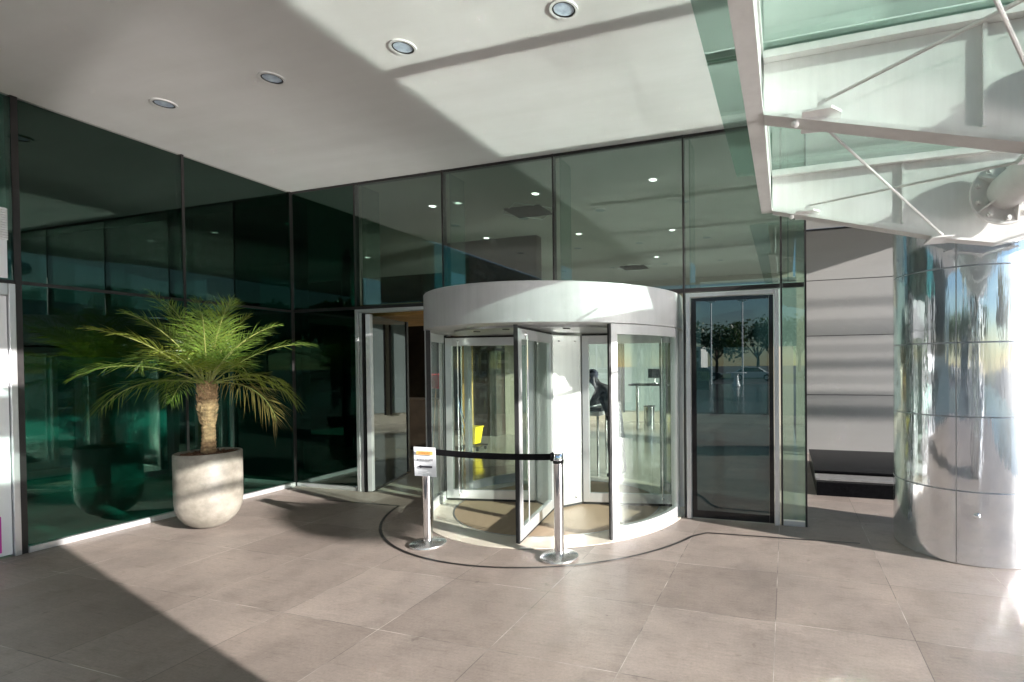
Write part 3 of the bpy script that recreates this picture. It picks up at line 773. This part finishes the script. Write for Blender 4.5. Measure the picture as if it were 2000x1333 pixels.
# ------------------------------------------------------------------ lobby
def wall(name, a, b_, mat, label, cat='wall', org=None):
    m = MB().box(a, b_).build(name, mat, origin=org or ((a[0] + b_[0]) / 2, (a[1] + b_[1]) / 2, a[2]), bevel=.004)
    return tag(m, label, cat)
# back wall with bright shaded windows
bw = thing('lobby_back_wall', (-7, 14, 0), 'cream lobby back wall with tall blind covered windows, seen through the doors', 'wall')
MB().box((-15, 14.0, 0), (.19, 14.2, Hc)).build('wall', 'cream', bw)
for x in (-6.6, -5.2, -3.8, -2.4, -1.0):
    w = MB().box((x - .6, 13.97, .3), (x + .6, 13.995, 3.0)).build('window_blind', 'blind', bw)
    MB().box((x - .65, 13.95, .25), (x - .602, 13.995, 3.05)).box((x + .602, 13.95, .25), (x + .65, 13.995, 3.05)).build('window_frame', 'black', w)
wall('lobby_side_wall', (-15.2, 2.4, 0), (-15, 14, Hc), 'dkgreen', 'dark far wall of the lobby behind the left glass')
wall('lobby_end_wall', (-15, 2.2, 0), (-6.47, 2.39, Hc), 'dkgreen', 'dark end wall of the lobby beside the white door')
wall('wood_partition', (-7.2, 10.2, 0), (-6.92, 10.3, 2.1), 'woodwall', 'yellow wood partition inside the lobby behind the mop bucket', 'partition')
wall('brown_cabinet', (-6.9, 10.25, 0), (-6.3, 10.9, 2.7), 'brown', 'tall dark brown cabinet inside the lobby beside the yellow partition', 'cabinet')
wall('cream_pier', (-6.28, 10.6, 0), (-5.7, 11.0, Hc), 'cream', 'wide cream lobby pier right of the brown cabinet', 'pier')
wall('timber_bulkhead', (-7.4, 5.9, 2.33), (-4.05, 7.6, 2.5), 'wood', 'honey coloured timber bulkhead over the open door', 'bulkhead')
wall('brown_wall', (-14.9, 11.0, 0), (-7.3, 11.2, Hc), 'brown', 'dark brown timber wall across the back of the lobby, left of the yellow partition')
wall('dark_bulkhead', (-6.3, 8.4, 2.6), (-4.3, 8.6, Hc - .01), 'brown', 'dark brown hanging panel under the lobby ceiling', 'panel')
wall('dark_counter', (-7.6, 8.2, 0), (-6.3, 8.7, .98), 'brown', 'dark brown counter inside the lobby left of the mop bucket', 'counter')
wall('lobby_screen', (-9.3, 2.9, 0), (-9.1, 5.4, 1.78), 'greyscreen', 'grey freestanding screen inside the lobby behind the left glass', 'screen')
wall('added_partition', (-15, 5.62, 0), (-6.62, 5.75, Hc), 'dkgreen', 'dark partition behind the corner of the dark glass, added to keep the left room dark', 'partition')  # added to shut lobby light out of the room behind the left glass
rb = thing('roller_blind', (-.5, 6.2, 1.8), 'pale roller blind half lowered behind the right hand glass door', 'blind')
MB().box((-.98, 6.2, 1.80), (.12, 6.21, 2.55)).build('fabric', 'blind', rb)
MB().tube([(-.98, 6.205, 2.57), (.12, 6.205, 2.57)], .025, 12).build('roller', 'alu', rb, smooth=True)
ic = thing('lobby_column', (-7.4, 7.3, 0), 'slim polished steel column inside the lobby behind the open door', 'column')
MB().cyl((-7.4, 7.3), .17, 0, Hc - .005, 48).build('shaft', 'chrome', ic, smooth=True)
MB().cyl((-7.4, 7.3), .19, 0, .05, 48).build('base_ring', 'steel', ic, smooth=True)
# lit lobby downlights
def idl(x, y):
    t = thing('lobby_downlight', (x, y, Hc), 'small lit downlight in the lobby ceiling seen through the glass', 'downlight', 'lit downlights in the lobby ceiling')
    MB().ring((x, y), .051, .07, Hc - .01, Hc - .0005, 24).build('trim_ring', 'white', t, smooth=True)
    MB().cyl((x, y), .050, Hc - .006, Hc - .0005, 24).build('lamp', 'lamp_on', t)
    return t
il = [(-1.614, 6.41, 'rightmost lit lobby downlight, high in the third upper pane'), (-3.281, 6.40, 'lit lobby downlight behind the second upper pane'),
      (-4.966, 6.40, 'leftmost lit lobby downlight behind the first upper pane'), (-5.267, 8.30, 'lit lobby downlight over the counter, lower in the second pane'),
      (-3.55, 8.6, 'lit lobby downlight deep above the ceiling grille'), (-1.9, 8.9, 'lit lobby downlight deep behind the fourth upper pane'), (-2.7, 11.0, 'lit lobby downlight far back above the chrome table'),]
i0 = idl(il[0][0], il[0][1]); i0['label'] = il[0][2]
for x, y, l in il[1:]:
    o = copy_tree(i0, None, (x - il[0][0], y - il[0][1], 0)); o['label'] = l
vg = thing('ceiling_grille', (-3.75, 7.1, Hc), 'dark square air grille in the lobby ceiling, nearest the glass', 'grille', 'air grilles in the lobby ceiling')
b = MB()
for i in range(9): b.box((-4.05, 6.86 + i * .055, Hc - .02), (-3.45, 6.89 + i * .055, Hc - .001))
b.build('grille_slats', 'black', vg); MB().ring((-3.75, 7.1), .44, .46, Hc - .012, Hc - .001, 4).build('grille_frame', 'white', vg)
o = copy_tree(vg, None, (.25, 4.9, 0)); o['label'] = 'dark square air grille far back in the lobby ceiling'

# mop bucket trolley
mb = thing('mop_bucket', (-5.72, 8.5, 0), 'yellow mop bucket on wheels inside the lobby, seen through the left wing', 'mop bucket')
bx, by = -5.72, 8.5
vs = []
for z, sx, sy_ in ((.12, .08, .10), (.44, .125, .13)): vs += [(bx - sx, by - sy_, z), (bx + sx, by - sy_, z), (bx + sx, by + sy_, z), (bx - sx, by + sy_, z)]
MB().add(vs, [(0, 3, 2, 1), (0, 1, 5, 4), (1, 2, 6, 5), (2, 3, 7, 6), (3, 0, 4, 7)]).build('bucket', 'yellow', mb, bevel=.01)
MB().box((bx - .135, by - .14, .43), (bx + .135, by + .14, .455)).build('wringer_rim', 'yellow', mb, bevel=.008)
MB().box((bx - .2, by - .16, .07), (bx + .2, by + .16, .10)).build('chassis', 'black', mb)
for sx in (-.16, .16):
    for sy_ in (-.13, .13): MB().sphere((bx + sx, by + sy_, .036), .036, 12, 8, (1, .5, 1)).build('caster', 'rubber', mb, smooth=True)
MB().tube([(bx - .18, by - .02, .12), (bx - .42, by + .08, 1.05)], .014, 8).build('mop_handle', 'chrome', mb, smooth=True)
MB().tube([(bx - .2, by, .5), (bx - .26, by, .72), (bx - .16, by, .78)], .013, 8).build('wringer_lever', 'black', mb, smooth=True)
# red duster on a stand
rdst = thing('red_broom', (-6.0, 7.6, 0), 'red headed broom propped on its stick inside the lobby by the open door', 'broom')
MB().tube([(-5.97, 7.6, .02), (-5.88, 7.6, 1.25)], .012, 8).build('stick', 'wood', rdst, smooth=True)
b = MB()
for i in range(18): b.box((-6.03 + i * .017, 7.56, 1.24 + .02 * math.sin(i)), (-6.015 + i * .017, 7.64, 1.46 + .02 * math.cos(i * 1.7)))
b.build('bristles', 'red', rdst)
# standing desk by the revolving door
dk = thing('lectern_desk', (-2.75, 7.2, 0), 'dark standing desk with papers in front of the person in black', 'desk')
MB().box((-3.25, 6.95, .93), (-2.55, 7.4, .985)).build('desk_top', 'black', dk, bevel=.004)
MB().box((-3.2, 7.0, .86), (-2.6, 7.35, .925)).build('apron', 'alu', dk)
for x in (-3.2, -2.62):
    for y in (6.99, 7.36): MB().tube([(x, y, 0), (x, y, .86)], .018, 10).build('leg', 'chrome', dk, smooth=True)
pp = MB().box((-2.95, 7.0, .987), (-2.74, 7.28, .992)).build('paper_sheet', 'paper', origin=(-2.85, 7.14, .987)); tag(pp, 'white paper sheets lying on the dark standing desk', 'paper')
# chrome legged counter table with monitor, bin under it
tb = thing('bar_table', (-3.3, 12.5, 0), 'dark topped chrome legged high table at the back of the lobby', 'table')
MB().box((-3.75, 12.2, 1.08), (-2.75, 12.8, 1.13)).build('table_top', 'black', tb, bevel=.004)
for x in (-3.6, -2.95): MB().tube([(x, 12.5, 0), (x, 12.5, 1.08)], .045, 16).build('leg', 'chrome', tb, smooth=True)
mo = thing('monitor', (-3.15, 12.5, 1.13), 'small dark monitor on a stand on the chrome legged table', 'monitor')
MB().box((-3.3, 12.44, 1.27), (-2.98, 12.47, 1.50)).build('screen', 'screen', mo, bevel=.004)
MB().tube([(-3.14, 12.5, 1.131), (-3.14, 12.48, 1.36)], .018, 10).build('stand', 'chrome', mo, smooth=True)
MB().cyl((-3.14, 12.5), .10, 1.131, 1.143, 24).build('foot', 'chrome', mo, smooth=True)
bi = thing('waste_bin', (-2.98, 12.2, 0), 'round stainless waste bin under the high table', 'bin')
MB().cyl((-3.2, 12.15), .14, .01, .58, 32).build('bin_body', 'chrome', bi, smooth=True)
MB().ring((-3.2, 12.15), .11, .146, .581, .60, 32).build('bin_rim', 'black', bi, smooth=True)

# person in black leaning over the desk
def skin_mesh(name, verts, edges, radii, mat, parent, root=0, sub=2):
    me = bpy.data.meshes.new(name); off = Vector(parent['_o'])
    me.from_pydata([tuple(Vector(v) * S - off) for v in verts], edges, [])
    o = bpy.data.objects.new(name, me); C.objects.link(o)
    md = o.modifiers.new('Skin', 'SKIN'); md.use_smooth_shade = True
    if not me.skin_vertices: me.skin_vertices.new(name='')
    for i, r_ in enumerate(radii):
        sv = me.skin_vertices[0].data[i]; rr = r_ if isinstance(r_, tuple) else (r_, r_); sv.radius = (rr[0] * S, rr[1] * S); sv.use_root = (i == root)
    s_ = o.modifiers.new('Sub', 'SUBSURF'); s_.levels = sub; s_.render_levels = sub
    dg = bpy.context.evaluated_depsgraph_get(); m2 = bpy.data.meshes.new_from_object(o.evaluated_get(dg)); m2.name = name
    bpy.data.objects.remove(o); bpy.data.meshes.remove(me)
    o = bpy.data.objects.new(name, m2); C.objects.link(o); m2.materials.clear(); m2.materials.append(M[mat]); o.parent = parent; o['_o'] = tuple(off)
    for p in m2.polygons: p.use_smooth = True
    return o
pe = thing('person', (-2.36, 6.95, 0), 'person in black clothes and dark cap leaning over the standing desk in the lobby', 'person')
V = [(-2.36, 6.95, .86), (-2.40, 6.95, 1.02), (-2.48, 6.96, 1.16), (-2.57, 6.97, 1.27), (-2.62, 6.98, 1.33), (-2.67, 6.98, 1.38), (-2.70, 6.98, 1.44),
     (-2.53, 6.83, 1.26), (-2.60, 6.74, 1.08), (-2.80, 6.86, 1.01), (-2.53, 7.12, 1.26), (-2.60, 7.21, 1.08), (-2.82, 7.14, 1.01),
     (-2.35, 6.86, .80), (-2.37, 6.85, .44), (-2.34, 6.84, .07), (-2.43, 6.83, .03), (-2.33, 7.05, .80), (-2.30, 7.06, .44), (-2.24, 7.06, .07), (-2.33, 7.06, .03)]
E_ = [(0, 1), (1, 2), (2, 3), (3, 4), (4, 5), (5, 6), (3, 7), (7, 8), (8, 9), (3, 10), (10, 11), (11, 12), (0, 13), (13, 14), (14, 15), (15, 16), (0, 17), (17, 18), (18, 19), (19, 20)]
rad = [.115, .12, .13, .12, .055, .075, .085, .06, .045, .03, .06, .045, .03, .085, .058, .04, .035, .085, .058, .04, .035]
skin_mesh('body', V, E_, rad, 'cloth', pe)
hd = Vector((-2.70, 6.98, 1.44))
MB().sphere((hd[0] - .012, hd[1], hd[2] + .0), .082, 20, 14, (.92, .84, 1.12)).sphere((hd[0] - .088, hd[1], hd[2] - .015), .016, 8, 6).sphere((hd[0] - .01, hd[1] - .072, hd[2] - .01), .02, 8, 6, (.8, .5, 1.2)).build('face', 'skin', pe, smooth=2)
MB().sphere((hd[0] + .008, hd[1], hd[2] + .030), .090, 20, 14, (1, .92, .88)).box((hd[0] - .15, hd[1] - .055, hd[2] + .030), (hd[0] - .06, hd[1] + .055, hd[2] + .038)).build('cap', 'cap', pe, smooth=2)
for wx, wy, wz in ((-2.80, 6.86, 1.012), (-2.82, 7.14, 1.012)):
    hv = [(wx, wy, wz), (wx - .045, wy, wz - .004)]; he = [(0, 1)]; hr = [.020, (.030, .014)]
    for i, (dy, ln) in enumerate(((-.024, .052), (-.008, .062), (.008, .058), (.023, .045))):
        k = len(hv); hv += [(wx - .062, wy + dy, wz - .002), (wx - .062 - ln * .55, wy + dy * 1.15, wz + .002), (wx - .062 - ln, wy + dy * 1.2, wz - .008)]
        he += [(1, k), (k, k + 1), (k + 1, k + 2)]; hr += [.0085, .008, .007]
    k = len(hv); hv += [(wx - .02, wy - .034, wz), (wx - .045, wy - .05, wz - .004)]; he += [(0, k), (k, k + 1)]; hr += [.009, .0075]
    skin_mesh('hand', hv, he, hr, 'skin', pe, 0, 1)

ss = thing('shadow_slats', (15.6, 5.9, 0), 'unseen tall slats on posts beyond the right edge, added to stripe the grey wall with shadow', 'screen')  # slats added out of view to band the grey wall with shade
for x in (14.0, 17.2): MB().box((x - .05, 5.84, 0), (x + .05, 5.96, 7.4)).build('post', 'white', ss)
for zw, h, dx in ((2.50, .07, 0), (2.14, .05, .4), (1.95, .10, -.3), (1.70, .05, .5), (1.38, .15, 0), (1.16, .05, -.5), (.86, .10, .3), (.50, .26, 0)): MB().box((14.051 + max(0, dx), 5.89, zw + 4.36), (17.149 + min(0, dx), 5.91, zw + 4.36 + h)).build('slat', 'white', ss)
ct = thing('shadow_blocker', (14, 2.0, 0), 'unseen oval blocker on a mast far out to the right, added to shade the floor beside the planter', 'light blocker')  # unseen blocker added to throw a soft shadow beside the planter
MB().tube([(14, 2.0, 0), (14, 2.0, 5.3)], .05, 10).build('pole', 'cars', ct, smooth=True)
MB().tube([(14, 2.0, 5.25), (14, -.2, 5.35)], .03, 8).build('arm', 'cars', ct, smooth=True)
MB().sphere((14, -.54, 5.36), 1, 32, 16, (.42, .50, .30)).build('lamp_head', 'cars', ct, smooth=True)  # not a lamp: this oval only shapes the floor shadow

# ------------------------------------------------------------------ world outside, seen in the reflections
lb = thing('low_building', (32, 22, 0), 'low pale flat roofed building beyond the canopy, seen only in reflections', 'building')
MB().box((26, 12, 0), (40, 36, 3.4)).build('wall', 'render', lb)
MB().box((24.5, 10.5, 4.0), (41, 37, 5.3)).build('roof', 'whitep', lb)
MB().box((25.95, 12.5, 3.42), (39, 35.5, 3.98)).build('clerestory', 'window', lb)
for i in range(6): MB().box((25.9, 13 + i * 3.7, .4), (25.99, 16 + i * 3.7, 2.8)).build('window', 'window', lb)
tw = thing('tower_block', (-48, -230, 0), 'slim brown tower block on the skyline, seen only in reflections', 'tower')
MB().box((-52, -236, 0), (-43, -227, 34)).build('shaft', 'tower', tw)
for i in range(10):
    MB().box((-51.6, -226.99, 2 + i * 3.1), (-43.4, -226.9, 3.4 + i * 3.1)).build('window_band', 'window', tw)
MB().box((-49, -234, 34), (-45.5, -229, 37)).build('roof_plant', 'tower', tw)
hb = thing('beige_house', (-26, -80, 0), 'wide beige two storey building behind the car park, seen only in reflections', 'building')
MB().box((-34, -86, 0), (-14, -78, 4.4)).build('wall', 'render', hb)
for i in range(7):
    for z in (.8, 2.7): MB().box((-33 + i * 2.8, -77.99, z), (-31.2 + i * 2.8, -77.9, z + 1.3)).build('window', 'window', hb)
MB().box((-34.4, -86.4, 4.4), (-13.6, -77.6, 4.65)).build('roof', 'render', hb)
rng = random.Random(5)
def tree(x, y, h, wd, label):
    t = thing('tree', (x, y, 0), label, 'tree', 'trees beyond the car park')
    tr = MB().tube([(x, y, 0), (x + .1, y, h * .3), (x, y + .1, h * .55)], .22, 8, .1)
    for k in range(6):
        a = rng.uniform(0, 2 * PI); tr.tube([(x, y, h * .35), (x + math.cos(a) * wd * .4, y + math.sin(a) * wd * .4, h * .7)], .09, 6, .03)
    tr.build('trunk', 'bark', t, smooth=True)
    cr = MB()
    cl = [(rng.uniform(-1, 1) * wd * .55, rng.uniform(-1, 1) * wd * .55, h * (.55 + .38 * rng.random())) for _ in range(16)]
    for cx, cy, cz in cl:
        rr = wd * rng.uniform(.2, .36)
        for _ in range(130):
            v = Vector((rng.gauss(0, 1), rng.gauss(0, 1), rng.gauss(0, .8))).normalized() * rr * rng.random() ** .4
            c = Vector((x + cx, y + cy, cz)) + v
            a = Vector((rng.gauss(0, 1), rng.gauss(0, 1), rng.gauss(0, 1))).normalized(); b2 = a.cross(Vector((rng.gauss(0, 1), rng.gauss(0, 1), rng.gauss(0, 1)))).normalized()
            s_ = rng.uniform(.14, .30)
            cr.add([c - a * s_, c + b2 * s_ * .5, c + a * s_, c - b2 * s_ * .5], [(0, 1, 2, 3)])
    cr.build('crown', 'crown', t, fix=False)
for i in range(15):
    tree(-58 + i * 5.0 + rng.uniform(-.8, .8), -50 + rng.uniform(-3, 3), rng.uniform(5.6, 7.6), rng.uniform(4.0, 4.8), 'leafy tree in the row beyond the car park, seen only in reflections')
for x, y, h in ((19, -19, 6.5), (24, -24, 7.5), (30, -22, 7), (36, -27, 8), (21, 9.5, 5.5)):
    tree(x, y, h, 3.6, 'leafy tree out to the right of the entrance, seen only in reflections')
def car(x, y, paint, label):
    t = thing('parked_car', (x, y, 0), label, 'car', 'cars parked beyond the terrace')
    bp = [(-2.0, .28), (2.0, .28), (2.05, .55), (1.95, .72), (1.2, .82), (.55, 1.28), (-.85, 1.32), (-1.6, .88), (-2.0, .80)]
    MB().prism([(x + p, q) for p, q in bp], 'y', y - .8, y + .8).build('body', paint, t, bevel=.06)
    MB().prism([(x + p, q) for p, q in [(1.08, .85), (.52, 1.24), (-.80, 1.27), (-1.4, .88)]], 'y', y - .805, y + .805).build('side_windows', 'window', t)
    for wx in (-1.25, 1.3):
        for wy in (-.78, .78):
            m = MB(); ycyl(m, (x + wx, .31), .31, y + wy - .09, y + wy + .09, 24); w = m.build('wheel', 'tyre', t, smooth=True)
            m = MB(); ycyl(m, (x + wx, .31), .18, y + wy - .095, y + wy + .095, 16); m.build('rim', 'alu', w)
for i, (x, y, p, l) in enumerate([(-24, -40, 'carw', 'white'), (-18.5, -40, 'card', 'dark'), (-13, -40, 'cars', 'silver'), (-8, -40.2, 'card', 'dark'), (-3, -40, 'carw', 'white'), (3, -40, 'cars', 'silver')]):
    car(x, y, p, '%s car parked beyond the terrace, seen only in reflections' % l)
def ped_table(x, y, label):
    t = thing('pedestal_table', (x, y, 0), label, 'table', 'white pedestal tables on the terrace')
    MB().lathe((x, y), [(.28, .0), (.30, .02), (.20, .3), (.14, .7), (.16, .94), (.10, .95)], 32).build('pedestal', 'whitep', t, smooth=True)
    MB().lathe((x, y), [(.70, .951), (.75, .965), (.75, .985), (.72, .995), (.05, .995)], 48).build('table_top', 'whitep', t, smooth=True)
ped_table(-7.1, -27, 'white pedestal table on the terrace, seen only in reflections'); ped_table(-3.4, -27, 'white pedestal table on the terrace, seen only in reflections')
def lamp(x, y):
    t = thing('lamp_post', (x, y, 0), 'slim white lamp post at the terrace edge, seen only in reflections', 'lamp post', 'lamp posts at the terrace edge')
    MB().tube([(x, y, 0), (x, y, 6.5)], .06, 10).build('pole', 'whitep', t, smooth=True)
    MB().box((x - .35, y - .12, 6.5), (x + .35, y + .12, 6.58)).build('lamp_head', 'alu', t)
lamp(-5.6, -30); lamp(-3.2, -30.2); lamp(-14, -30.1)
pbx = thing('planter_box', (-5.2, -22, 0), 'dark planter box with shrubs on the terrace, seen only in reflections', 'planter')
MB().box((-6.0, -22.3, 0), (-4.6, -21.7, .55)).build('box', 'brown', pbx)
sm = MB()
for _ in range(500):
    c = Vector((rng.uniform(-5.95, -4.65), rng.uniform(-22.25, -21.75), .55 + rng.random() ** 1.4 * .6)); a = Vector((rng.gauss(0, 1), rng.gauss(0, 1), rng.gauss(0, 1))).normalized(); b2 = a.orthogonal()
    sm.add([c - a * .07, c + b2 * .03, c + a * .07, c - b2 * .03], [(0, 1, 2, 3)])
sm.build('shrub', 'crown', pbx, fix=False)

# ------------------------------------------------------------------ light, sky, camera
w = bpy.data.worlds.new('World'); bpy.context.scene.world = w; w.use_nodes = True
nt = w.node_tree; bg = nt.nodes['Background']; sky = nt.nodes.new('ShaderNodeTexSky'); sky.sky_type = 'NISHITA'; sky.sun_disc = False
sky.sun_elevation = SUN_EL; sky.sun_rotation = PI / 2 - SUN_AZ; sky.air_density = 1.0; sky.dust_density = .1; sky.ozone_density = 3.0
nt.links.new(sky.outputs[0], bg.inputs[0]); bg.inputs[1].default_value = .05
L = bpy.data.lights.new('sun', 'SUN'); L.energy = 5; L.angle = R(.5); L.color = (1, .955, .915)
so_ = bpy.data.objects.new('sun', L); C.objects.link(so_)
sd = Vector((math.cos(SUN_AZ) * math.cos(SUN_EL), math.sin(SUN_AZ) * math.cos(SUN_EL), math.sin(SUN_EL)))
so_.rotation_euler = sd.to_track_quat('Z', 'Y').to_euler(); so_.location = sd * 30

cam = bpy.data.cameras.new('camera'); co = bpy.data.objects.new('camera', cam); C.objects.link(co)
F, CX, CY, YAW, PIT, ROL = 1000.0, 1220.8, 727.0, R(-17.432), R(-.771), R(-.546)
cam.sensor_fit = 'HORIZONTAL'; cam.sensor_width = 36; cam.lens = F / 2000 * 36
cam.shift_x = (1000 - CX) / 2000; cam.shift_y = (CY - 666.5) / 2000
cam.clip_end = 2000; cam.clip_start = .05
fwd = Vector((math.sin(YAW) * math.cos(PIT), math.cos(YAW) * math.cos(PIT), math.sin(PIT)))
right = Vector((math.cos(YAW), -math.sin(YAW), 0)); up = right.cross(fwd)
c_, s_ = math.cos(ROL), math.sin(ROL)
# image coordinates are turned by ROL (x right, y down)
r2 = right * c_ + up * s_ ; u2 = up * c_ - right * s_
co.matrix_world = Matrix(((r2.x, u2.x, -fwd.x, 0), (r2.y, u2.y, -fwd.y, 0), (r2.z, u2.z, -fwd.z, 1.6 * S), (0, 0, 0, 1)))
sc = bpy.context.scene; sc.camera = co
sc.view_settings.view_transform = 'Standard'; sc.view_settings.look = 'None'; sc.view_settings.gamma = 1; sc.view_settings.exposure = 1.7
cy = sc.cycles
cy.use_guiding = True; cy.guiding_training_samples = 0; cy.use_surface_guiding = True
cy.blur_glossy = 0; cy.caustics_reflective = True; cy.caustics_refractive = True
cy.max_bounces = 14; cy.transparent_max_bounces = 40; cy.glossy_bounces = 8; cy.diffuse_bounces = 4
cy.sample_clamp_indirect = 0; cy.sample_clamp_direct = 0
cy.use_denoising = True; cy.use_adaptive_sampling = False
for o in list(C.objects):
    if '_o' in o.keys(): del o['_o']
